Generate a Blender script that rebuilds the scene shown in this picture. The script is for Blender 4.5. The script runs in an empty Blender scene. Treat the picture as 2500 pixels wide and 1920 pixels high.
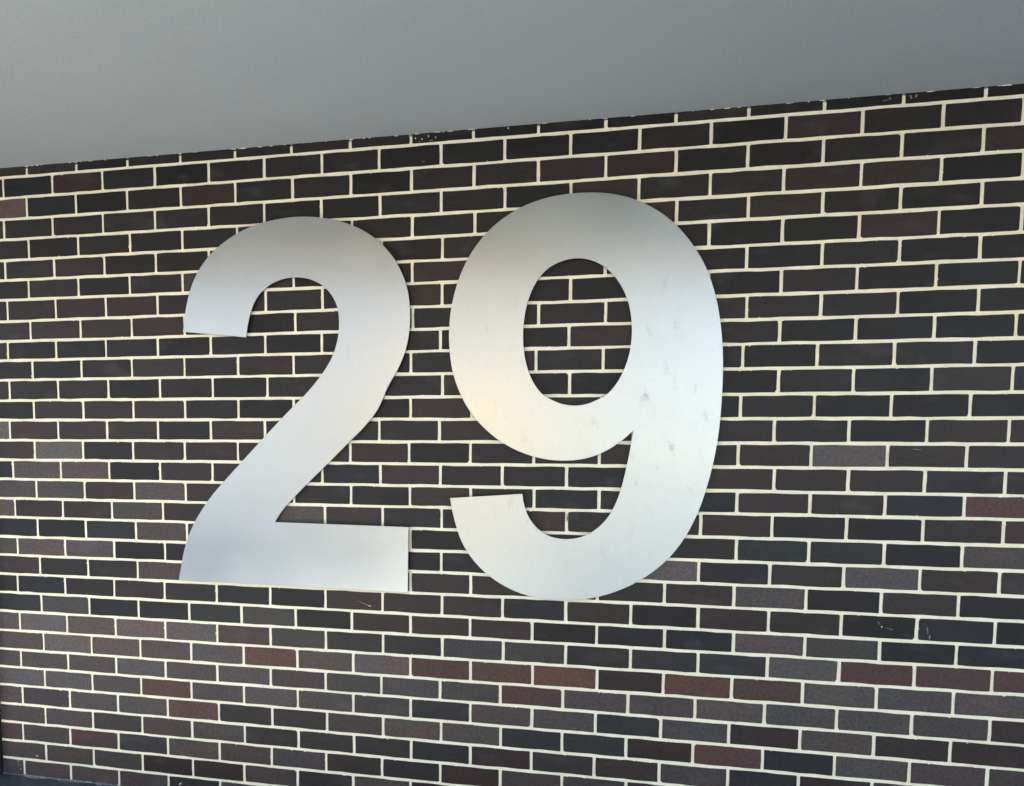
import bpy, bmesh, math, random
from mathutils import Matrix, Vector

random.seed(29)
scene = bpy.context.scene
COL = scene.collection

# ---------------------------------------------------------------- camera
CAM_AXES = [[0.978838, 0.20454, 0.006242], [-0.021769, 0.073753, 0.997039], [0.203474, -0.976076, 0.076645]]
CAM_LOC = (2.4484, -2.7056, 1.4668)
LENS = 25.9200
SHIFT = (0.04211, 0.11102)
cam_data = bpy.data.cameras.new('camera')
cam_data.sensor_width = 36.0
cam_data.lens = LENS
cam_data.shift_x, cam_data.shift_y = SHIFT
cam_data.clip_start = 0.05
cam_data.clip_end = 2000.0
cam = bpy.data.objects.new('camera', cam_data)
COL.objects.link(cam)
_r, _u, _b = (Vector(v) for v in CAM_AXES)
cam.matrix_world = Matrix(((_r.x, _u.x, _b.x, CAM_LOC[0]), (_r.y, _u.y, _b.y, CAM_LOC[1]),
                           (_r.z, _u.z, _b.z, CAM_LOC[2]), (0, 0, 0, 1)))
scene.camera = cam

# ---------------------------------------------------------------- sky, sun, exposure
SUN_ELEV = math.radians(38)
SUN_AZ = math.radians(-66)          # measured from +Y (behind the brick wall) towards +X: high, behind and to the left
sun_dir = Vector((math.sin(SUN_AZ) * math.cos(SUN_ELEV), math.cos(SUN_AZ) * math.cos(SUN_ELEV), math.sin(SUN_ELEV)))
world = bpy.data.worlds.new('World')
scene.world = world
world.use_nodes = True
wn = world.node_tree
wn.nodes.clear()
w_out = wn.nodes.new('ShaderNodeOutputWorld')
w_bg = wn.nodes.new('ShaderNodeBackground')
w_sky = wn.nodes.new('ShaderNodeTexSky')
w_sky.sky_type = 'NISHITA'
w_sky.sun_disc = False
w_sky.sun_elevation = SUN_ELEV
w_sky.sun_rotation = SUN_AZ
w_sky.dust_density = 2.5
w_sky.air_density = 1.0
w_bg.inputs['Strength'].default_value = 0.08
wn.links.new(w_sky.outputs['Color'], w_bg.inputs['Color'])
wn.links.new(w_bg.outputs['Background'], w_out.inputs['Surface'])

sun_data = bpy.data.lights.new('sun', 'SUN')
sun_data.energy = 4.5
sun_data.angle = math.radians(0.5)
sun_data.color = (1.0, 0.94, 0.86)
sun = bpy.data.objects.new('sun', sun_data)
COL.objects.link(sun)
sun.rotation_euler = (-sun_dir).to_track_quat('-Z', 'Y').to_euler()
sun.location = (0, 10, 20)

scene.view_settings.view_transform = 'Standard'
scene.view_settings.look = 'None'
scene.view_settings.gamma = 1.0
scene.view_settings.use_curve_mapping = False
scene.view_settings.exposure = 3.18
scene.render.engine = 'CYCLES'
scene.cycles.max_bounces = 6
scene.cycles.diffuse_bounces = 4

# ---------------------------------------------------------------- helpers
def link(name, mesh, mat=None, parent=None):
    o = bpy.data.objects.new(name, mesh)
    COL.objects.link(o)
    if mat is not None and not mesh.materials:
        mesh.materials.append(mat)
    if parent is not None:
        o.parent = parent
    return o

def empty(name, loc):
    o = bpy.data.objects.new(name, None)
    o.location = loc
    o.empty_display_size = 0.1
    COL.objects.link(o)
    return o

def tag(o, label=None, category=None, group=None, kind=None):
    if label: o['label'] = label
    if category: o['category'] = category
    if group: o['group'] = group
    if kind: o['kind'] = kind
    return o

def mesh_from(verts, faces, name):
    m = bpy.data.meshes.new(name)
    m.from_pydata(verts, [], faces)
    m.update()
    return m

def box(name, x0, x1, y0, y1, z0, z1, mat, parent=None, bevel=0.0):
    bm = bmesh.new()
    bmesh.ops.create_cube(bm, size=1.0)
    for v in bm.verts:
        v.co = Vector((x0 + (v.co.x + .5) * (x1 - x0), y0 + (v.co.y + .5) * (y1 - y0), z0 + (v.co.z + .5) * (z1 - z0)))
    if bevel:
        bmesh.ops.bevel(bm, geom=bm.edges[:], offset=bevel, segments=2, affect='EDGES', profile=.6)
    m = bpy.data.meshes.new(name)
    bm.to_mesh(m); bm.free()
    return link(name, m, mat, parent)

class NT:
    """small wrapper for building node trees"""
    def __init__(self, name):
        self.mat = bpy.data.materials.new(name)
        self.mat.use_nodes = True
        self.t = self.mat.node_tree
        self.t.nodes.clear()
        self.out = self.n('ShaderNodeOutputMaterial')
        self.b = self.n('ShaderNodeBsdfPrincipled')
        self.l(self.b.outputs[0], self.out.inputs['Surface'])
    def n(self, kind, **kw):
        nd = self.t.nodes.new(kind)
        for k, v in kw.items(): setattr(nd, k, v)
        return nd
    def l(self, a, b): self.t.links.new(a, b)
    def pos(self, scale=(1, 1, 1)):
        g = self.n('ShaderNodeNewGeometry')
        m = self.n('ShaderNodeMapping')
        m.inputs['Scale'].default_value = scale
        self.l(g.outputs['Position'], m.inputs['Vector'])
        return m.outputs['Vector']
    def noise(self, vec, scale, detail=4, rough=.55, dist=0.0):
        nd = self.n('ShaderNodeTexNoise')
        nd.inputs['Scale'].default_value = scale
        nd.inputs['Detail'].default_value = detail
        nd.inputs['Roughness'].default_value = rough
        nd.inputs['Distortion'].default_value = dist
        self.l(vec, nd.inputs['Vector'])
        return nd.outputs['Fac']
    def ramp(self, fac, a, b, va=0.0, vb=1.0):
        m = self.n('ShaderNodeMapRange')
        m.inputs['From Min'].default_value = a; m.inputs['From Max'].default_value = b
        m.inputs['To Min'].default_value = va; m.inputs['To Max'].default_value = vb
        self.l(fac, m.inputs['Value'])
        return m.outputs['Result']
    def mix(self, fac, a, b, blend='MIX'):
        m = self.n('ShaderNodeMix', data_type='RGBA', blend_type=blend)
        for s, v in ((m.inputs[0], fac), (m.inputs[6], a), (m.inputs[7], b)):
            if hasattr(v, 'is_output'): self.l(v, s)
            elif isinstance(v, (int, float)): s.default_value = v
            else: s.default_value = (*v, 1.0)
        return m.outputs[2]
    def math(self, op, a, b=0.0, c=0.0):
        m = self.n('ShaderNodeMath', operation=op)
        for s, v in zip(m.inputs, (a, b, c)):
            if hasattr(v, 'is_output'): self.l(v, s)
            else: s.default_value = v
        return m.outputs[0]
    def bump(self, h, strength, dist, normal=None):
        nd = self.n('ShaderNodeBump')
        nd.inputs['Strength'].default_value = strength
        nd.inputs['Distance'].default_value = dist
        self.l(h, nd.inputs['Height'])
        if normal is not None: self.l(normal, nd.inputs['Normal'])
        return nd.outputs['Normal']
    def set(self, **kw):
        for k, v in kw.items():
            s = self.b.inputs[k.replace('_', ' ')]
            if hasattr(v, 'is_output'): self.l(v, s)
            elif isinstance(v, tuple) and len(v) == 3: s.default_value = (*v, 1.0)
            else: s.default_value = v

# ---------------------------------------------------------------- materials
def brick_material(name, from_attribute):
    t = NT(name)
    if from_attribute:
        a = t.n('ShaderNodeAttribute'); a.attribute_name = 'tone'; tone = a.outputs['Color']
    else:
        a = t.n('ShaderNodeObjectInfo'); tone = a.outputs['Color']
    p = t.pos()
    drift = t.noise(t.pos((4.5, 1, 9)), 1.0, 1, .5)                 # firing colour drifts along the brick
    warm = t.mix(.75, tone, (1.22, .98, .91), 'MULTIPLY')
    cool = t.mix(.75, tone, (.94, 1.0, 1.0), 'MULTIPLY')
    c = t.mix(t.ramp(drift, .38, .62), cool, warm)
    fine = t.noise(p, 95, 3, .8)                                    # sanded, gritty face
    c = t.mix(1.0, c, t.mix(t.ramp(fine, .28, .72), (.52, .52, .52), (1.55, 1.55, 1.55)), 'MULTIPLY')
    cloud = t.noise(t.pos((6, 1, 12)), 1.0, 2, .5)                    # pale kiln bloom and lime haze
    c = t.mix(t.ramp(cloud, .58, .82, 0, .16), c, (.16, .155, .15))
    rough = t.math('ADD', t.ramp(cloud, .3, .75, .46, .60), t.ramp(fine, .3, .7, -.08, .08))
    nn = t.bump(t.noise(t.pos((90, 90, 230)), 1.0, 2, .7), .35, .0016)
    t.set(Base_Color=c, Roughness=rough, Normal=nn, Specular_IOR_Level=.26)
    return t.mat
M_BRICK = brick_material('fired_brick', False)
M_BRICK_JOINED = brick_material('fired_brick_joined', True)

t = NT('cream_mortar')
p = t.pos()
c = t.mix(t.ramp(t.noise(p, 7, 2, .6), .3, .7), (.77, .695, .49), (.85, .775, .575))
c = t.mix(t.ramp(t.noise(p, 75, 3, .7), .52, .78, 0, .55), c, (.60, .53, .38))
nn = t.bump(t.noise(p, 150, 3, .7), .7, .0022)
t.set(Base_Color=c, Roughness=.92, Normal=nn, Specular_IOR_Level=.2)
M_MORTAR = t.mat

t = NT('lime_smear')
p = t.pos()
c = t.mix(t.ramp(t.noise(p, 160, 4, .7), .35, .65), (.06, .06, .06), (.34, .33, .31))
t.set(Base_Color=c, Roughness=.9, Specular_IOR_Level=.2)
M_SMEAR = t.mat

t = NT('brushed_steel')
p = t.pos()
fleck = t.noise(p, 190, 2, .7)
blot = t.noise(t.pos((2.2, 1, 3.0)), 1.0, 2, .55)
finger = t.noise(t.pos((30, 1, 13)), 1.0, 1, .5)                  # finger and rain marks, taller than wide
g = t.n('ShaderNodeNewGeometry'); sx = t.n('ShaderNodeSeparateXYZ'); t.l(g.outputs['Position'], sx.inputs[0])
where = t.math('MULTIPLY', t.ramp(sx.outputs['X'], 1.5, 2.5, .15, 1.0), t.ramp(sx.outputs['Z'], 2.15, 1.9, 0.1, 1.0))
where = t.math('MULTIPLY', where, t.ramp(sx.outputs['Z'], 1.0, 1.25, .1, 1.0))
mark = t.math('MULTIPLY', t.math('MULTIPLY', t.ramp(finger, .62, .78), t.ramp(t.noise(p, 60, 2, .6), .35, .6)), where)
c = t.mix(t.ramp(blot, .3, .7), (.383, .424, .428), (.405, .446, .449))
c = t.mix(t.math('MULTIPLY', mark, .75), c, (.30, .31, .30))
c = t.mix(1.0, c, t.mix(t.ramp(fleck, .3, .7), (.96, .96, .96), (1.04, 1.04, 1.04)), 'MULTIPLY')
rough = t.math('ADD', t.ramp(blot, .3, .7, .29, .35), t.math('MULTIPLY', mark, .12))
t.set(Base_Color=c, Metallic=1.0, Roughness=rough)
M_STEEL = t.mat

t = NT('ceiling_paint')
p = t.pos()
c = t.mix(t.ramp(t.noise(p, 1.1, 3, .55), .3, .7), (.356, .372, .354), (.382, .398, .380))
c = t.mix(1.0, c, t.mix(t.ramp(t.noise(p, 170, 2, .7), .3, .7), (.90, .90, .90), (1.10, 1.10, 1.10)), 'MULTIPLY')
t.set(Base_Color=c, Roughness=.75, Normal=t.bump(t.noise(p, 130, 2, .65), .25, .0015), Specular_IOR_Level=.3)
M_CEIL = t.mat

t = NT('anthracite_metal')
c = t.mix(t.ramp(t.noise(t.pos(), 30, 3, .6), .3, .7), (.022, .027, .029), (.032, .037, .039))
t.set(Base_Color=c, Roughness=.42, Metallic=.0)
M_FRAME = t.mat

t = NT('frame_gasket')
t.set(Base_Color=(.006, .006, .007), Roughness=.6)
M_GASKET = t.mat

t = NT('dark_slate_tile')
p = t.pos()
c = t.mix(t.ramp(t.noise(p, 9, 5, .65), .3, .7), (.030, .036, .038), (.055, .062, .064))
scr = t.noise(t.pos((9, 70, 1)), 1.0, 3, .6, 1.2)
c = t.mix(t.ramp(scr, .66, .74, 0, .6), c, (.22, .24, .24))
t.set(Base_Color=c, Roughness=t.ramp(t.noise(p, 25, 3, .6), .3, .7, .35, .6), Normal=t.bump(t.noise(p, 120, 3, .6), .2, .001))
M_TILE = t.mat

t = NT('pale_paving')
p = t.pos()
br = t.n('ShaderNodeTexBrick'); br.offset = .5
br.inputs['Scale'].default_value = 1.0
br.inputs['Brick Width'].default_value = .6; br.inputs['Row Height'].default_value = .4
br.inputs['Mortar Size'].default_value = .006
br.inputs['Color1'].default_value = (.47, .475, .465, 1); br.inputs['Color2'].default_value = (.53, .53, .515, 1)
br.inputs['Mortar'].default_value = (.14, .14, .13, 1)
t.l(p, br.inputs['Vector'])
c = t.mix(t.ramp(t.noise(p, 1.5, 6, .6), .3, .75, 0, .45), br.outputs['Color'], (.38, .385, .38))
t.set(Base_Color=c, Roughness=.85, Normal=t.bump(t.noise(p, 90, 3, .6), .3, .002))
M_PAVE = t.mat

t = NT('asphalt')
p = t.pos()
c = t.mix(t.ramp(t.noise(p, 3, 5, .6), .3, .7), (.030, .052, .080), (.046, .070, .100))
t.set(Base_Color=c, Roughness=.5, Normal=t.bump(t.noise(p, 60, 2, .6), .2, .004))
M_ROAD = t.mat

def plaster(name, a, b):
    t = NT(name)
    p = t.pos()
    c = t.mix(t.ramp(t.noise(p, 1.3, 5, .6), .3, .7), a, b)
    t.set(Base_Color=c, Roughness=.85, Normal=t.bump(t.noise(p, 60, 3, .6), .2, .003))
    return t.mat
M_RENDER = plaster('grey_render', (.40, .40, .39), (.46, .455, .44))
M_OCHRE = plaster('ochre_render', (.78, .50, .13), (.84, .55, .16))
M_WHITE = plaster('white_render', (.72, .71, .68), (.78, .77, .74))
M_PALE = plaster('pale_render', (.46, .46, .45), (.52, .515, .50))
M_STONE = plaster('grey_stone', (.16, .165, .165), (.21, .21, .205))
M_ROOF = plaster('clay_roof', (.20, .09, .06), (.26, .12, .08))
t = NT('window_glass')
t.set(Base_Color=(.02, .025, .03), Roughness=.05, Specular_IOR_Level=.8)
M_GLASS = t.mat

# ---------------------------------------------------------------- measured layout
# heights of the bed joints at the left and right end of the wall (0.1 mm)
BEDS = [[25862,25841],[25028,25016],[24171,24181],[23336,23338],[22490,22535],[21668,21664],[20854,20843],[19971,20006],[19135,19181],[18337,18356],[17515,17510],[16652,16639],[15819,15806],[14964,14963],[14126,14131],[13298,13295],[12460,12512],[11644,11660],[10805,10823],[9995,9993],[9163,9165],[8351,8307],[7514,7528],[6664,6699],[5815,5840],[5026,5000],[4207,4165],[3356,3334],[2530,2500],[1699,1667],[880,834]]
# head joints of every course (mm)
ROWS = [
    [6,241,477,713,949,1184,1421,1657,1893,2128,2364,2600,2836,3072,3309,3546],
    [-111,126,360,598,835,1071,1307,1535,1772,2008,2243,2480,2717,2955,3190,3428,3654],
    [0,234,471,711,947,1187,1423,1660,1896,2130,2367,2604,2838,3074,3311,3547],
    [-116,120,357,594,831,1068,1303,1537,1773,2010,2246,2482,2719,2955,3193,3430,3663],
    [1,239,478,714,952,1189,1426,1663,1900,2137,2374,2611,2845,3080,3315,3551],
    [-118,120,357,593,828,1067,1305,1544,1778,2013,2249,2484,2720,2957,3194,3431,3668],
    [-6,233,472,710,949,1187,1425,1663,1899,2135,2371,2608,2846,3084,3319,3555],
    [-115,121,358,595,832,1069,1305,1542,1778,2014,2251,2487,2723,2959,3195,3432,3671],
    [-6,236,475,714,953,1192,1428,1665,1902,2138,2376,2613,2851,3087,3322,3559],
    [-121,116,353,592,829,1065,1301,1536,1772,2009,2247,2484,2722,2960,3198,3434,3671],
    [-3,235,471,710,946,1183,1420,1657,1894,2130,2370,2607,2844,3082,3319,3557],
    [-121,119,358,597,834,1071,1307,1544,1780,2017,2253,2489,2726,2962,3198,3435,3671],
    [-4,236,472,709,945,1181,1419,1656,1893,2131,2368,2605,2842,3079,3317,3553],
    [-127,112,347,583,821,1057,1294,1532,1769,2006,2243,2480,2717,2954,3191,3429,3669],
    [-7,228,466,703,939,1176,1414,1651,1889,2126,2364,2601,2839,3076,3313,3551],
    [-120,117,351,588,825,1062,1298,1536,1773,2010,2248,2485,2722,2960,3196,3431,3668],
    [-7,229,466,703,941,1178,1416,1654,1891,2129,2366,2604,2841,3078,3313,3552],
    [-117,121,358,597,834,1071,1308,1544,1779,2015,2251,2486,2722,2959,3197,3433,3671],
    [-7,230,468,705,943,1181,1418,1656,1894,2131,2369,2606,2844,3081,3318,3555],
    [-113,125,363,601,836,1072,1307,1542,1778,2013,2249,2484,2719,2957,3195,3432,3669],
    [-3,234,471,708,945,1182,1419,1656,1893,2130,2367,2604,2841,3079,3316,3552],
    [-120,118,357,595,833,1070,1306,1543,1781,2016,2253,2488,2722,2959,3195,3430,3665],
    [-3,234,470,706,942,1179,1416,1656,1892,2129,2367,2608,2845,3081,3319,3554],
    [-117,121,358,594,832,1068,1307,1545,1783,2020,2255,2490,2726,2961,3194,3430,3665],
    [0,238,473,711,948,1184,1421,1656,1894,2132,2371,2608,2844,3080,3317,3553],
    [-119,119,355,590,828,1066,1304,1537,1775,2010,2247,2484,2721,2957,3193,3430,3667],
    [-1,236,472,708,946,1184,1420,1657,1895,2132,2369,2604,2840,3078,3315,3553],
    [-118,121,358,595,832,1072,1309,1544,1779,2013,2246,2482,2718,2956,3193,3430,3668],
    [-5,233,472,707,947,1185,1423,1659,1896,2132,2367,2602,2841,3078,3316],
    [-124,117,355,592,832,1066,1303,1540,1777,2013,2248,2485],
    [-9,231,469,707,943,1179,1418,1656],
    [-124,114,352,590,831],
]
# outlines of the numerals, one list for each smooth stretch between corners (0.1 mm on the wall)
TWO_SEGS = [
    [[7190,19295],[7270,19878],[7409,20488],[7622,21113],[7915,21644],[8358,22187],[8948,22631],[9530,22964],[10200,23225],[10908,23385],[11606,23471],[12206,23492],[12844,23443],[13521,23322],[14147,23135],[14768,22855],[15339,22465],[15798,22006],[16124,21541],[16385,20999],[16537,20461],[16593,19926],[16597,19391],[16536,18815],[16383,18239],[16120,17660],[15743,17080],[15340,16162],[14731,15454],[14183,14961],[13257,14077],[12410,13302],[11885,12795],[11500,12402],[11232,12085],[11046,11777]],
    [[11046,11777],[16536,11727]],
    [[16536,11727],[16505,9206]],
    [[16505,9206],[6738,9261]],
    [[6738,9261],[6885,9973],[7084,10767],[7381,11465],[7826,12163],[8392,12878],[8999,13496],[9599,14094],[10339,14831],[11021,15506],[11798,16245],[12450,16829],[12942,17369],[13315,17854],[13570,18316],[13733,18841],[13796,19345],[13777,19850],[13676,20210],[13462,20573],[13137,20887],[12728,21105],[12270,21216],[11808,21230],[11341,21147],[10940,20985],[10582,20721],[10316,20379],[10117,19921],[9999,19450],[9933,19011]],
    [[9933,19011],[7190,19295]],
]
NINE_SEGS = [
    [[23181,23695],[23817,23619],[24403,23471],[24987,23227],[25569,22879],[26129,22398],[26646,21768],[27054,21098],[27319,20469],[27525,19755],[27670,18953],[27757,18106],[27786,17300],[27766,16411],[27737,15689],[27653,14872],[27524,14095],[27341,13312],[27074,12452],[26688,11626],[26190,10906],[25614,10354],[24936,9882],[24153,9511],[23357,9275],[22595,9179],[21871,9174],[21236,9262],[20595,9455],[19946,9778],[19393,10188],[18911,10718],[18554,11328],[18332,12018],[18218,12511],[18156,12867]],
    [[18156,12867],[20882,13075]],
    [[20882,13075],[20950,12669],[21126,12211],[21408,11845],[21788,11574],[22223,11456],[22653,11455],[23055,11540],[23429,11728],[23775,12015],[24048,12365],[24270,12811],[24452,13380],[24619,14157],[24732,14811],[24806,15379]],
    [[24806,15379],[24452,15052],[24022,14742],[23540,14499],[22982,14343],[22416,14296],[21797,14328],[21219,14453],[20610,14679],[19996,15018],[19476,15437],[19077,15848],[18751,16309],[18489,16808],[18271,17390],[18143,18018],[18080,18787],[18112,19503],[18233,20213],[18437,20892],[18743,21571],[19154,22173],[19659,22690],[20254,23109],[20939,23426],[21640,23611],[22357,23697],[23181,23695]],
]
HOLE_SEGS = [
    [[22787,21451],[23225,21377],[23640,21168],[24010,20836],[24337,20362],[24551,19856],[24668,19263],[24690,18671],[24622,18080],[24444,17510],[24173,16997],[23836,16635],[23548,16489],[23180,16333],[22760,16270],[22289,16334],[21908,16492],[21558,16693],[21232,17112],[21010,17634],[20884,18178],[20839,18720],[20856,19282],[20968,19931],[21188,20518],[21476,20941],[21838,21238],[22302,21414],[22787,21451]],
]
# bricks whose firing colour stands out, with hazy sheen painted into the lower courses: course, place along the wall (cm), tone
TONE_MARKS = [[1,23,"m"],[1,-1,"b"],[1,47,"b"],[2,-8,"P"],[2,11,"b"],[7,25,"m"],[7,48,"m"],[8,-9,"m"],[8,11,"m"],[12,1,"m"],[12,23,"d"],[13,-17,"h"],[13,1,"m"],[13,23,"m"],[13,46,"n"],[13,67,"d"],[13,83,"n"],[13,278,"d"],[13,307,"d"],[13,331,"k"],[13,355,"n"],[14,-10,"m"],[14,10,"h"],[14,34,"d"],[14,59,"n"],[14,83,"m"],[14,273,"d"],[14,296,"n"],[14,319,"S"],[14,343,"n"],[14,365,"m"],[15,-16,"b"],[15,0,"p"],[15,24,"p"],[15,47,"k"],[15,70,"m"],[15,92,"m"],[15,141,"b"],[15,162,"m"],[15,285,"n"],[15,308,"n"],[15,331,"n"],[15,355,"d"],[16,-11,"p"],[16,12,"p"],[16,35,"m"],[16,58,"s"],[16,79,"m"],[16,189,"s"],[16,209,"d"],[16,230,"b"],[16,277,"b"],[16,296,"m"],[16,320,"n"],[16,344,"b"],[16,364,"r"],[17,-16,"p"],[17,0,"m"],[17,23,"n"],[17,48,"g"],[17,68,"n"],[17,115,"p"],[17,140,"m"],[17,284,"n"],[17,308,"k"],[17,332,"k"],[17,355,"n"],[18,-11,"b"],[18,11,"k"],[18,35,"t"],[18,58,"g"],[18,274,"d"],[18,296,"t"],[18,319,"d"],[18,343,"k"],[18,365,"g"],[19,-16,"g"],[19,1,"p"],[19,23,"p"],[19,48,"k"],[19,65,"k"],[19,170,"k"],[19,185,"b"],[19,266,"S"],[19,284,"b"],[19,308,"n"],[19,331,"S"],[19,355,"n"],[19,370,"n"],[20,-12,"m"],[20,10,"d"],[20,35,"d"],[20,58,"s"],[20,178,"m"],[20,197,"n"],[20,243,"n"],[20,274,"m"],[20,296,"p"],[20,320,"k"],[20,343,"n"],[20,366,"k"],[21,-17,"d"],[21,0,"b"],[21,24,"d"],[21,48,"m"],[21,71,"d"],[21,94,"b"],[21,118,"k"],[21,142,"n"],[21,165,"n"],[21,190,"m"],[21,213,"b"],[21,237,"n"],[21,260,"k"],[21,269,"d"],[21,284,"m"],[21,307,"n"],[21,332,"k"],[21,354,"b"],[21,371,"k"],[22,-11,"t"],[22,12,"g"],[22,35,"b"],[22,59,"b"],[22,82,"t"],[22,106,"g"],[22,128,"k"],[22,154,"n"],[22,177,"n"],[22,201,"m"],[22,225,"k"],[22,249,"b"],[22,269,"b"],[22,297,"p"],[22,319,"g"],[22,344,"k"],[22,366,"b"],[23,-18,"P"],[23,0,"P"],[23,23,"p"],[23,48,"P"],[23,71,"P"],[23,95,"r"],[23,119,"g"],[23,135,"K"],[23,145,"K"],[23,166,"x"],[23,190,"B"],[23,214,"g"],[23,237,"m"],[23,261,"x"],[23,269,"K"],[23,285,"x"],[23,308,"P"],[23,331,"r"],[23,355,"r"],[23,372,"r"],[24,-12,"p"],[24,11,"P"],[24,35,"p"],[24,59,"q"],[24,83,"S"],[24,107,"r"],[24,128,"q"],[24,138,"p"],[24,154,"P"],[24,178,"r"],[24,202,"r"],[24,225,"o"],[24,249,"m"],[24,270,"o"],[24,296,"r"],[24,320,"p"],[24,343,"s"],[24,367,"p"],[25,-18,"p"],[25,0,"s"],[25,24,"p"],[25,48,"S"],[25,72,"q"],[25,95,"p"],[25,119,"e"],[25,133,"e"],[25,143,"s"],[25,165,"s"],[25,189,"s"],[25,213,"r"],[25,237,"p"],[25,261,"p"],[25,284,"p"],[25,308,"s"],[25,331,"s"],[25,355,"e"],[25,372,"m"],[26,-12,"S"],[26,11,"S"],[26,36,"s"],[26,59,"o"],[26,83,"p"],[26,106,"p"],[26,129,"q"],[26,154,"e"],[26,178,"x"],[26,202,"p"],[26,224,"s"],[26,249,"x"],[26,274,"s"],[26,295,"m"],[26,319,"s"],[26,343,"m"],[26,368,"m"],[27,-18,"q"],[27,1,"B"],[27,23,"p"],[27,47,"s"],[27,71,"r"],[27,95,"K"],[27,119,"K"],[27,143,"e"],[27,166,"q"],[27,190,"q"],[27,214,"x"],[27,236,"x"],[27,259,"m"],[27,283,"r"],[27,308,"x"],[27,331,"s"],[27,354,"s"],[27,374,"e"],[28,-11,"q"],[28,12,"p"],[28,35,"B"],[28,58,"q"],[28,83,"s"],[28,106,"K"],[28,129,"K"],[28,154,"K"],[28,178,"x"],[28,201,"m"],[28,224,"K"],[28,249,"m"],[28,275,"e"],[28,297,"x"],[28,323,"m"],[29,-19,"q"],[29,0,"q"],[29,24,"R"],[29,48,"B"],[29,71,"q"],[29,95,"q"],[29,119,"e"],[29,135,"m"],[29,143,"m"],[29,166,"x"],[29,190,"m"],[29,214,"e"],[30,-12,"q"],[30,11,"q"],[30,34,"e"],[30,59,"m"],[30,82,"m"],[30,106,"e"],[30,131,"K"],[31,-19,"p"],[31,-2,"q"],[31,23,"q"],[31,47,"e"],[31,70,"x"],[31,95,"e"]]

PX, PZ = 0.23675, 0.0833333         # brick and course pitch
WALL_X0, WALL_X1 = -0.235, 6.2
CEIL = lambda x: 2.6262 - 0.00124 * x
def bed_z(b, x):
    if b <= 0: return CEIL(x)
    if b >= 32: return 0.012
    zl, zr = BEDS[b - 1]
    f = (min(x, 4.2) + 0.2) / 3.9
    return (zl + (zr - zl) * f) / 10000.0

def spline(pts, per=5):
    """centripetal Catmull-Rom through the points of one smooth stretch"""
    if len(pts) == 2: return [Vector(pts[0])]
    P = [Vector(q) for q in pts]
    closed = (P[0] - P[-1]).length < 1e-9
    if closed: P = [P[-2]] + P + [P[1]]
    else: P = [P[0] * 2 - P[1]] + P + [P[-1] * 2 - P[-2]]
    out = []
    for i in range(1, len(P) - 2):
        p0, p1, p2, p3 = P[i - 1:i + 3]
        t0 = 0.0; t1 = t0 + (p1 - p0).length ** .5; t2 = t1 + (p2 - p1).length ** .5; t3 = t2 + (p3 - p2).length ** .5
        for k in range(per):
            s = t1 + (t2 - t1) * k / per
            a1 = p0 * ((t1 - s) / (t1 - t0)) + p1 * ((s - t0) / (t1 - t0))
            a2 = p1 * ((t2 - s) / (t2 - t1)) + p2 * ((s - t1) / (t2 - t1))
            a3 = p2 * ((t3 - s) / (t3 - t2)) + p3 * ((s - t2) / (t3 - t2))
            b1 = a1 * ((t2 - s) / (t2 - t0)) + a2 * ((s - t0) / (t2 - t0))
            b2 = a2 * ((t3 - s) / (t3 - t1)) + a3 * ((s - t1) / (t3 - t1))
            out.append(b1 * ((t2 - s) / (t2 - t1)) + b2 * ((s - t1) / (t2 - t1)))
    return out
def relax(segs, n=2):
    """take the hand tremor out of the measured points, corners kept"""
    res = []
    for s in segs:
        q = [Vector((x / 10000.0, z / 10000.0)) for x, z in s]
        for _ in range(n):
            q = [q[0]] + [q[i] * .5 + (q[i - 1] + q[i + 1]) * .25 + (q[i] * 2 - q[i - 1] - q[i + 1]) * .20 for i in range(1, len(q) - 1)] + [q[-1]]
        res.append(q)
    return res
def outline(segs):
    pts = []
    for s in relax(segs): pts += spline(s)
    return pts
TWO = outline(TWO_SEGS)
NINE = outline([NINE_SEGS[3][:-1] + NINE_SEGS[0]] + NINE_SEGS[1:3])
HOLE = outline(HOLE_SEGS)
def inside(poly, x, z):
    r = False
    j = len(poly) - 1
    for i in range(len(poly)):
        a, b = poly[i], poly[j]
        if (a.y > z) != (b.y > z) and x < (b.x - a.x) * (z - a.y) / (b.y - a.y) + a.x: r = not r
        j = i
    return r
def covered(x, z):
    return inside(TWO, x, z) or (inside(NINE, x, z) and not inside(HOLE, x, z))

# ---------------------------------------------------------------- setting
paving = tag(link('paving', mesh_from([(-400, -400, 0), (400, -400, 0), (400, 400, 0), (-400, 400, 0)], [(0, 1, 2, 3)], 'paving'), M_PAVE), kind='structure')
road = tag(link('road', mesh_from([(-400, -18, .004), (400, -18, .004), (400, -4.35, .004), (-400, -4.35, .004)], [(0, 1, 2, 3)], 'road'), M_ROAD), kind='structure')
kerb = tag(box('kerb', -400, 400, -4.349, -4.20, -.05, .10, M_RENDER), kind='structure')
floor = tag(box('floor', -2.6, WALL_X1, -.312, 0.02, -0.1, 0.004, M_GASKET), kind='structure')
tile_mesh = None
for i in range(15):
    for j in range(1):
        x0 = -2.6 + i * .604; y1 = -0.004
        if x0 > 6: continue
        if tile_mesh is None:
            tl = box('tile', 0, .6, -.3, 0, 0, .010, M_TILE, floor, .0015); tile_mesh = tl.data
        else:
            tl = link('tile', tile_mesh, None, floor)
        tl.location = (x0, y1, .0035 + random.uniform(0, .001))

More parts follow.
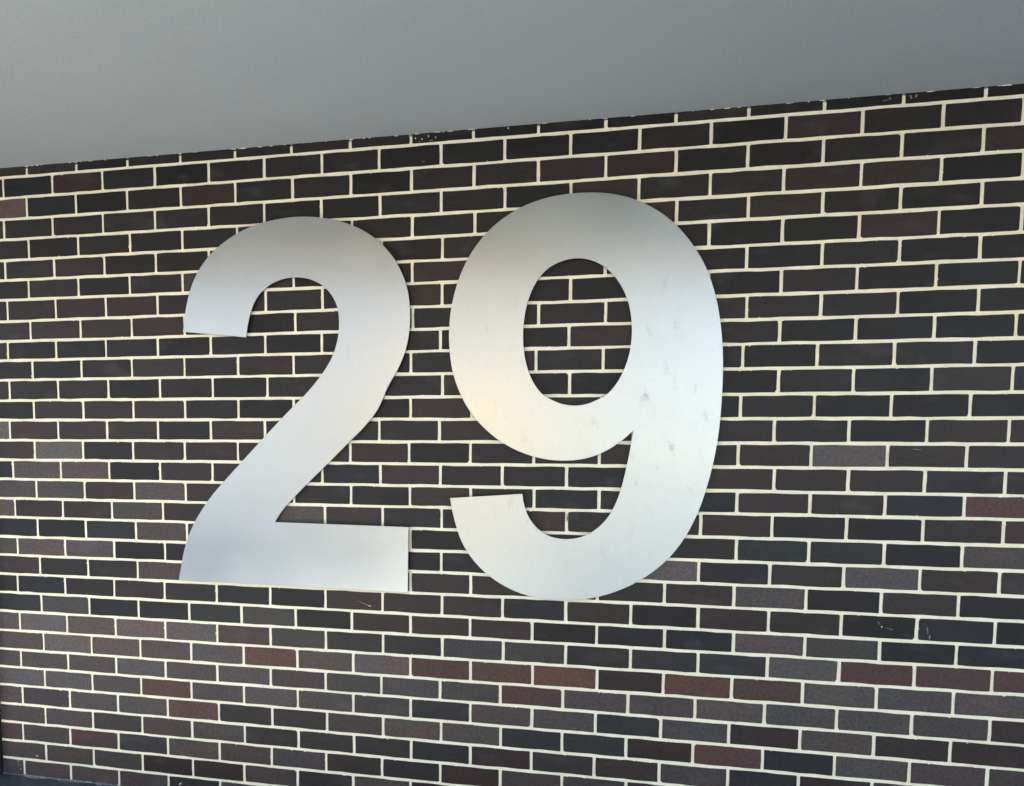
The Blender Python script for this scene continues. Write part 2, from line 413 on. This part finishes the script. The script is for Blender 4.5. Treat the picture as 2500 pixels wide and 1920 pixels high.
CX0, CX1, CY0 = -1.62, 6.45, -2.3
ceil_m = mesh_from([(CX0, CY0, CEIL(CX0)), (CX1, CY0, CEIL(CX1)), (CX1, .25, CEIL(CX1)), (CX0, .25, CEIL(CX0)),
                    (CX0, CY0, 3.0), (CX1, CY0, 3.0), (CX1, .25, 3.0), (CX0, .25, 3.0)],
                   [(0, 3, 2, 1), (4, 5, 6, 7), (0, 1, 5, 4), (1, 2, 6, 5), (2, 3, 7, 6), (3, 0, 4, 7)], 'ceiling')
ceiling = tag(link('ceiling', ceil_m, M_CEIL), kind='structure')
upper = tag(box('upper_storey', CX0, 14, .3, 6, 3.002, 4.4, M_RENDER), kind='structure')
rear = tag(box('rear_rooms', -1.62, 14, .255, 6, 0.0, 2.998, M_RENDER), kind='structure')

# ---------------------------------------------------------------- brick wall
wall = tag(empty('brick_wall', (2.4, 0, 0)), 'dark clinker brick wall with thick cream mortar joints behind the steel numerals', 'wall')
def under(o, parent):
    o.parent = parent
    o.matrix_parent_inverse = Matrix.Translation(-parent.location)
    return o
TONES = dict(k=(.0125, .0120, .0115), d=(.020, .019, .018), n=(.031, .025, .021), m=(.034, .025, .024), b=(.016, .0175, .021),
             t=(.022, .028, .029), s=(.070, .066, .066), S=(.090, .088, .091), p=(.078, .069, .071), P=(.106, .093, .095),
             g=(.058, .056, .052), h=(.125, .120, .116), r=(.084, .051, .046), R=(.082, .047, .050), o=(.100, .057, .044), B=(.045, .044, .051),
             q=(.073, .063, .061), e=(.059, .054, .053), K=(.032, .030, .029), x=(.027, .028, .031))  # q, e, K, x and lifted p, P, s, S add painted sheen to brick colour
def tone_for(row, x0, x1):
    for r, xc, code in TONE_MARKS:
        if r == row and x0 < xc / 100.0 < x1: return TONES[code]
    if row < 13: w = 'kkkkkkdddddddddnnm' if x0 < 1.9 else 'kkkkkkkkddddddnnm'
    elif row < 21: w = 'kdddddnnnmmkb'
    else: w = 'Keeeeqqqmms'  # unmarked lower bricks also take tones with haze painted in
    return TONES[random.choice(w)]

def brick_outline(rng, nb=3):
    """front outline of a brick in unit size: chipped corners, uneven arrises"""
    L, H = .225, .071
    j = lambda a: rng.uniform(-a, a)
    pts = []
    corners = [(-1, -1), (1, -1), (1, 1), (-1, 1)]
    def rad():
        q = rng.random()
        return rng.uniform(.0006, .0025) if q < .62 else (rng.uniform(.0025, .006) if q < .92 else rng.uniform(.006, .010))
    for k, (sx, sz) in enumerate(corners):
        r1, r2 = rad(), rad()
        cx, cz = sx * L / 2, sz * H / 2
        if k in (0, 2): a, b = (cx, cz - sz * r1), (cx - sx * r2, cz)
        else: a, b = (cx - sx * r2, cz), (cx, cz - sz * r1)
        pts += [(a[0] + j(.0005), a[1] + j(.0005)), (b[0] + j(.0005), b[1] + j(.0005))]
        if k in (0, 2):
            s = 1 if k == 0 else -1
            for i in range(nb):
                f = (i + 1) / (nb + 1) + j(.09)
                pts.append((s * (-L / 2 + f * L), -s * H / 2 + j(.0015)))
        else:
            s = 1 if k == 1 else -1
            pts.append((s * L / 2 + j(.0010), j(.02)))
    return [(x / L, z / H) for x, z in pts]
DEPTH = .018
def brick_geo(out):
    n = len(out)
    v = [(x, 0.0, z) for x, z in out] + [(x, DEPTH, z) for x, z in out]
    f = [tuple(range(n))] + [((i + 1) % n, i, n + i, n + (i + 1) % n) for i in range(n)]
    return v, f
rng = random.Random(7)
VARIANTS = []
for i in range(48):
    o = brick_outline(rng)
    v, f = brick_geo(o)
    m = mesh_from(v, f, 'brick'); m.materials.append(M_BRICK)
    VARIANTS.append((v, f, m))

cam_inv = cam.matrix_world.inverted()
def project(x, y, z):
    q = cam_inv @ Vector((x, y, z))
    s = LENS / 36.0
    return .5 - SHIFT[0] + s * q.x / -q.z, (.5 * 786 / 1024) + SHIFT[1] - s * q.y / -q.z     # in picture widths, y down
bricks = []
for row in range(32):
    js = [q / 1000.0 for q in ROWS[row]]
    while js[-1] < WALL_X1 - .05: js.append(js[-1] + PX + random.uniform(-.003, .003))
    edges = [WALL_X0 - .012] + [q for q in js if q < WALL_X1 - .03] + [WALL_X1 + .006]
    for a, b in zip(edges[:-1], edges[1:]):
        x0 = a + random.uniform(.0049, .0062); x1 = b - random.uniform(.0049, .0062)
        if a == edges[0]: x0 = WALL_X0
        if x1 - x0 < .015: continue
        xm = (x0 + x1) / 2
        zt = bed_z(row, xm) - (random.uniform(.0053, .0064) if row else -.004)
        zb = bed_z(row + 1, xm) + random.uniform(.0053, .0064)
        if row == 31: zb = .016
        slope = (bed_z(row + 1, x1) - bed_z(row + 1, x0)) / (x1 - x0)
        seen = 0; tot = 0
        for i in range(6):
            for k in range(3):
                xx = x0 + (x1 - x0) * (i + .5) / 6; zz = zb + (zt - zb) * (k + .5) / 3
                tot += 1
                u, w = project(xx, 0, zz)
                if 0 < u < 1 and 0 < w < 786 / 1024 and not covered(xx, zz): seen += 1
        ua, wa = project(x0, 0, zb); ub, wb = project(x1, 0, zt)
        area = abs((ub - ua) * (wb - wa)) * 1024 * 1024 * seen / tot
        bricks.append(dict(row=row, x0=x0, x1=x1, zb=zb, zt=zt, slope=slope, area=area, col=tone_for(row, x0, x1)))
bricks.sort(key=lambda q: -q['area'])
jv, jf, jc = [], [], []
for i, q in enumerate(bricks):
    v, f, m = random.choice(VARIANTS)
    sx = random.choice((-1, 1)); sz = random.choice((-1, 1))
    L = q['x1'] - q['x0']; H = q['zt'] - q['zb']
    mat = Matrix.Translation(((q['x0'] + q['x1']) / 2, random.uniform(-.0006, .0006), (q['zt'] + q['zb']) / 2))
    rot = Matrix.Rotation(-(math.atan(q['slope']) + random.uniform(-.0035, .0035)), 4, 'Y')
    if sx * sz < 0: sx = sz = 1                                     # keep the faces turned outwards
    mat = mat @ rot @ Matrix.Diagonal((L * sx, 1, H * sz, 1))
    g = random.uniform(.86, 1.16) * .62
    c = [h * g * k_ * random.uniform(.96, 1.04) for h, k_ in zip(q['col'], (1.10, 1.0, .90))]
    if i < 300 and q['area'] > 0:
        o = link('brick', m)
        o.matrix_world = mat
        under(o, wall)
        o.color = (*c, 1.0)
    else:
        base = len(jv)
        jv += [tuple(mat @ Vector(k)) for k in v]
        jf += [tuple(base + k for k in ff) for ff in f]
        jc += [c] * len(v)
rest_m = mesh_from(jv, jf, 'bricks_smaller')
at = rest_m.color_attributes.new('tone', 'FLOAT_COLOR', 'POINT')
for i, c in enumerate(jc): at.data[i].color = (*c, 1.0)
rest = under(link('remaining_bricks', rest_m, M_BRICK_JOINED), wall)
rest['kind'] = 'stuff'

# mortar: one bed set just behind the brick faces, with crumbs and smears squeezed out of the joints
mv, mf = [], []
def add_box(x0, x1, y0, y1, z0, z1):
    b = len(mv)
    mv.extend([(x0, y0, z0), (x1, y0, z0), (x1, y1, z0), (x0, y1, z0), (x0, y0, z1), (x1, y0, z1), (x1, y1, z1), (x0, y1, z1)])
    mf.extend([tuple(b + k for k in q) for q in ((0, 1, 5, 4), (1, 2, 6, 5), (2, 3, 7, 6), (3, 0, 4, 7), (4, 5, 6, 7), (3, 2, 1, 0))])
add_box(WALL_X0 - .001, WALL_X1 - .001, .0020, .25, .0, 2.617)
def add_crumb(x, z, w, h, y=-.0012):
    n = random.choice((6, 7, 8)); b = len(mv)
    ph = random.random() * 6.28
    ring = [(w * .5 * math.cos(ph + 6.283 * k / n) * random.uniform(.65, 1.15), h * .5 * math.sin(ph + 6.283 * k / n) * random.uniform(.65, 1.15)) for k in range(n)]
    mv.extend([(x + a * .72, y, z + c * .72) for a, c in ring]); mv.extend([(x + a, .003, z + c) for a, c in ring])
    mf.append(tuple(b + k for k in range(n)))
    for k in range(n): mf.append((b + (k + 1) % n, b + k, b + n + k, b + n + (k + 1) % n))
for q in bricks:
    if q['area'] <= 0: continue
    for _ in range(random.choice((0, 1, 1, 2, 3, 5))):
        s = random.random()
        xx = random.uniform(q['x0'], q['x1'])
        if s < .62: add_crumb(xx, q['zt'] + random.uniform(-.0008, .002) + q['slope'] * (xx - (q['x0'] + q['x1']) / 2), random.uniform(.003, .014), random.uniform(.002, .0045))
        elif s < .8: add_crumb(xx, q['zb'] - random.uniform(-.0005, .002) + q['slope'] * (xx - (q['x0'] + q['x1']) / 2), random.uniform(.003, .010), random.uniform(.002, .004))
        else: add_crumb(random.choice((q['x0'] - .0008, q['x1'] + .0008)), random.uniform(q['zb'], q['zt']), random.uniform(.002, .004), random.uniform(.004, .016))
for i in range(90):                                                 # filler squeezed out along the ceiling line
    xx = random.uniform(-.2, 4.6)
    add_crumb(xx, CEIL(xx) - random.uniform(-.001, .0015), random.uniform(.006, .03), random.uniform(.003, .006))
mortar = under(link('mortar', mesh_from(mv, mf, 'mortar'), M_MORTAR), wall)

def blob(name, x, z, w, h, tilt, mat, n=11):
    """a thin splash of lime left on a brick face"""
    ring = []
    for k in range(n):
        a = 6.283 * k / n; r = random.uniform(.45, 1.1)
        ring.append((w * .5 * math.cos(a) * r, h * .5 * math.sin(a) * r))
    ct, st = math.cos(tilt), math.sin(tilt)
    ring = [(a * ct - b * st, a * st + b * ct) for a, b in ring]
    v = [(a * .8, -.0012, b * .8) for a, b in ring] + [(a, .001, b) for a, b in ring]
    f = [tuple(range(n))] + [((k + 1) % n, k, n + k, n + (k + 1) % n) for k in range(n)]
    o = link(name, mesh_from(v, f, name), mat)
    o.location = (x, -.0006, z)
    return under(o, wall)
for (x, z, w, h, tl, mt) in [
        (1.70, 2.603, .007, .006, 0, M_MORTAR), (1.725, 2.612, .005, .008, 0, M_MORTAR), (1.752, 2.606, .006, .004, 0, M_MORTAR),
        (1.675, 2.607, .004, .009, 0, M_MORTAR), (1.690, 2.595, .012, .004, 0, M_SMEAR), (1.78, 2.622, .006, .004, 0, M_MORTAR),
        (2.02, 2.617, .006, .006, 0, M_MORTAR), (1.735, 2.596, .02, .004, .1, M_SMEAR),
        (3.258, 2.605, .032, .005, .1, M_SMEAR), (3.268, 2.611, .012, .004, -.4, M_SMEAR), (3.330, 2.608, .007, .018, .2, M_SMEAR), (3.346, 2.611, .008, .012, -.3, M_SMEAR),
        (1.705, 2.523, .020, .0045, -.3, M_SMEAR),
        (1.470, .864, .052, .004, -.38, M_SMEAR), (1.490, .857, .018, .005, -.05, M_MORTAR), (1.445, .872, .02, .002, -.2, M_SMEAR),
        (3.312, .888, .020, .0035, -.9, M_SMEAR), (3.322, .876, .007, .006, 0, M_MORTAR), (3.345, .870, .030, .0030, -.2, M_SMEAR),
        (3.463, .871, .006, .040, .15, M_SMEAR), (3.470, .850, .007, .025, 0, M_SMEAR),
        (-.152, .077, .026, .010, .2, M_SMEAR), (-.146, .058, .034, .006, 0, M_SMEAR), (-.142, .040, .010, .012, 0, M_SMEAR),
        (-.055, .109, .010, .006, 0, M_MORTAR), (.645, .052, .020, .006, .7, M_MORTAR),
        (3.40, 1.478, .04, .004, -.1, M_SMEAR), (2.252, 1.222, .006, .035, 0, M_SMEAR)]:
    blob('mortar_splash', x, z, w, h, tl, mt)

# untidy fillet of mortar where the wall meets the floor
fv, ff = [], []
N = 160
for i in range(N + 1):
    x = WALL_X0 + .001 + (WALL_X1 - WALL_X0 - .004) * i / N
    h = .016 + random.uniform(-.003, .006); d = .014 + random.uniform(-.005, .012)
    fv += [(x, .002, h), (x, -.004, h * .8), (x, -d, .0142)]
for i in range(N):
    for k in range(2): ff.append((3 * i + k, 3 * i + k + 1, 3 * i + 4 + k, 3 * i + 3 + k))
under(link('mortar_fillet', mesh_from(fv, ff, 'mortar_fillet'), M_SMEAR), wall)

# ---------------------------------------------------------------- steel numerals
def plate_mesh(name, loops, y_front, thick):
    cu = bpy.data.curves.new(name, 'CURVE')
    cu.dimensions = '2D'; cu.fill_mode = 'BOTH'
    cu.extrude = thick / 2 - .0005; cu.bevel_depth = .0005; cu.bevel_resolution = 1; cu.offset = -.0005
    for lp in loops:
        s = cu.splines.new('POLY'); s.points.add(len(lp) - 1); s.use_cyclic_u = True
        for p_, q in zip(s.points, lp): p_.co = (q.x, q.y, 0, 1)
    tmp = bpy.data.objects.new(name, cu); COL.objects.link(tmp)
    dg = bpy.context.evaluated_depsgraph_get(); dg.update()
    src = tmp.evaluated_get(dg).to_mesh()
    vs = [(v.co.x, y_front + thick / 2 - v.co.z, v.co.y) for v in src.vertices]
    fs = [tuple(pp.vertices) for pp in src.polygons]
    tmp.evaluated_get(dg).to_mesh_clear()
    bpy.data.objects.remove(tmp); bpy.data.curves.remove(cu)
    m = mesh_from(vs, fs, name)
    bm = bmesh.new(); bm.from_mesh(m)
    bmesh.ops.remove_doubles(bm, verts=bm.verts, dist=1e-6)
    bmesh.ops.recalc_face_normals(bm, faces=bm.faces)
    bm.to_mesh(m); bm.free()
    return m
def spacer_mesh():
    bm = bmesh.new()
    bmesh.ops.create_cone(bm, cap_ends=True, segments=20, radius1=.009, radius2=.009, depth=.0135, matrix=Matrix.Rotation(math.pi / 2, 4, 'X'))
    bmesh.ops.create_cone(bm, cap_ends=True, segments=20, radius1=.013, radius2=.013, depth=.003, matrix=Matrix.Translation((0, .0065, 0)) @ Matrix.Rotation(math.pi / 2, 4, 'X'))
    m = bpy.data.meshes.new('spacer'); bm.to_mesh(m); bm.free(); m.materials.append(M_STEEL)
    return m
SPACER = spacer_mesh()
def numeral(loops, base, pins, label):
    root = tag(empty('steel_numeral', base), label, 'numeral')
    under(link('plate', plate_mesh('plate', loops, -.018, .0045), M_STEEL), root)
    for x, z in pins:
        o = link('spacer', SPACER); o.location = (x, -.0067, z); under(o, root)
    return root
numeral([TWO], (1.1, 0, .92), [(.872, .945), (1.50, .96), (.84, 2.02), (1.25, 2.15), (1.45, 1.80), (1.15, 1.40)],
        'large brushed steel numeral 2, left of the nine on the brick wall')
numeral([NINE, HOLE], (2.2, 0, .9), [(2.23, .95), (1.86, 1.22), (1.90, 1.85), (2.25, 2.25), (2.62, 1.90), (2.62, 1.45), (2.22, 1.55)],
        'large brushed steel numeral 9 with fingermarks, right of the two')

# ---------------------------------------------------------------- dark frame at the left end of the wall
frame = tag(empty('door_frame', (-.27, 0, 0)), 'dark anthracite metal door frame post closing the left end of the brick wall', 'frame')
under(box('post', -.305, -.2365, -.030, .12, .0142, CEIL(-.3) - .003, M_FRAME, None, .002), frame)
under(box('gasket', -.2362, -.2352, -.012, .10, .0142, CEIL(-.3) - .004, M_GASKET), frame)
under(box('glass', -1.50, -.307, .035, .047, .0142, CEIL(-1) - .004, M_GLASS), frame)
under(box('post', -1.57, -1.502, -.030, .12, .0142, CEIL(-1.5) - .003, M_FRAME, None, .002), frame)
return_wall = tag(box('return_wall', -1.62, -1.572, 0.0, .25, 0.0, CEIL(-2) - .006, M_RENDER), kind='structure')

# ---------------------------------------------------------------- houses across the street and to the left
def house(label, x0, x1, y1, h, mat, depth=9, yaw=0, base=None):
    cx = (x0 + x1) / 2
    root = tag(empty('house', (cx, y1, 0)), label, 'house', 'houses across the street')
    under(box('wall', x0, x1, y1 - depth, y1, 0, h, mat), root)
    rv = [(x0 - .3, y1 + .4, h + .002), (x1 + .3, y1 + .4, h + .002), (x1 + .3, y1 - depth - .4, h + .002), (x0 - .3, y1 - depth - .4, h + .002),
          (x0 - .3, y1 - depth / 2, h + 2.2), (x1 + .3, y1 - depth / 2, h + 2.2)]
    under(link('roof', mesh_from(rv, [(0, 1, 5, 4), (2, 3, 4, 5), (1, 2, 5), (3, 0, 4), (3, 2, 1, 0)], 'roof'), M_ROOF), root)
    if base is not None: under(box('plinth', x0 - .03, x1 + .03, y1 - depth - .03, y1 + .035, .002, 1.5, base), root)  # ochre plinth added for a second warm glint low in the nine
    n = max(1, int((x1 - x0) / 3.2))
    for fl in range(max(1, int(h / 2.8))):
        for i in range(n):
            wx = x0 + (i + .5) * (x1 - x0) / n
            under(box('window', wx - .4, wx + .4, y1 - .02, y1 + .03, fl * 2.8 + 1.55, fl * 2.8 + 2.55, M_GLASS), root)
    root.rotation_euler.z = math.radians(yaw)
    return root
house('unseen ochre house added across the street for a warm glint in the nine', -4.5, -1.8, -24, 5.8, M_OCHRE, 5, 18)  # unseen; sized and turned to the sun for its warm reflection
house('unseen pale house with ochre plinth, added across the street to brighten the nine', 2.6, 6.6, -27, 6.4, M_PALE, 6, 18, M_OCHRE)  # unseen; placed so the right stroke of the nine mirrors a bright face
house('long grey stone house across the street, opposite the two', -26.0, -9.0, -28, 5.0, M_STONE, 6, 10)
house('unseen tall grey house added far to the left of the wall to shade the ground', -26.0, -14.0, 6.0, 10.8, M_RENDER, 12, 0)  # unseen block added to cast shade over the ground at left
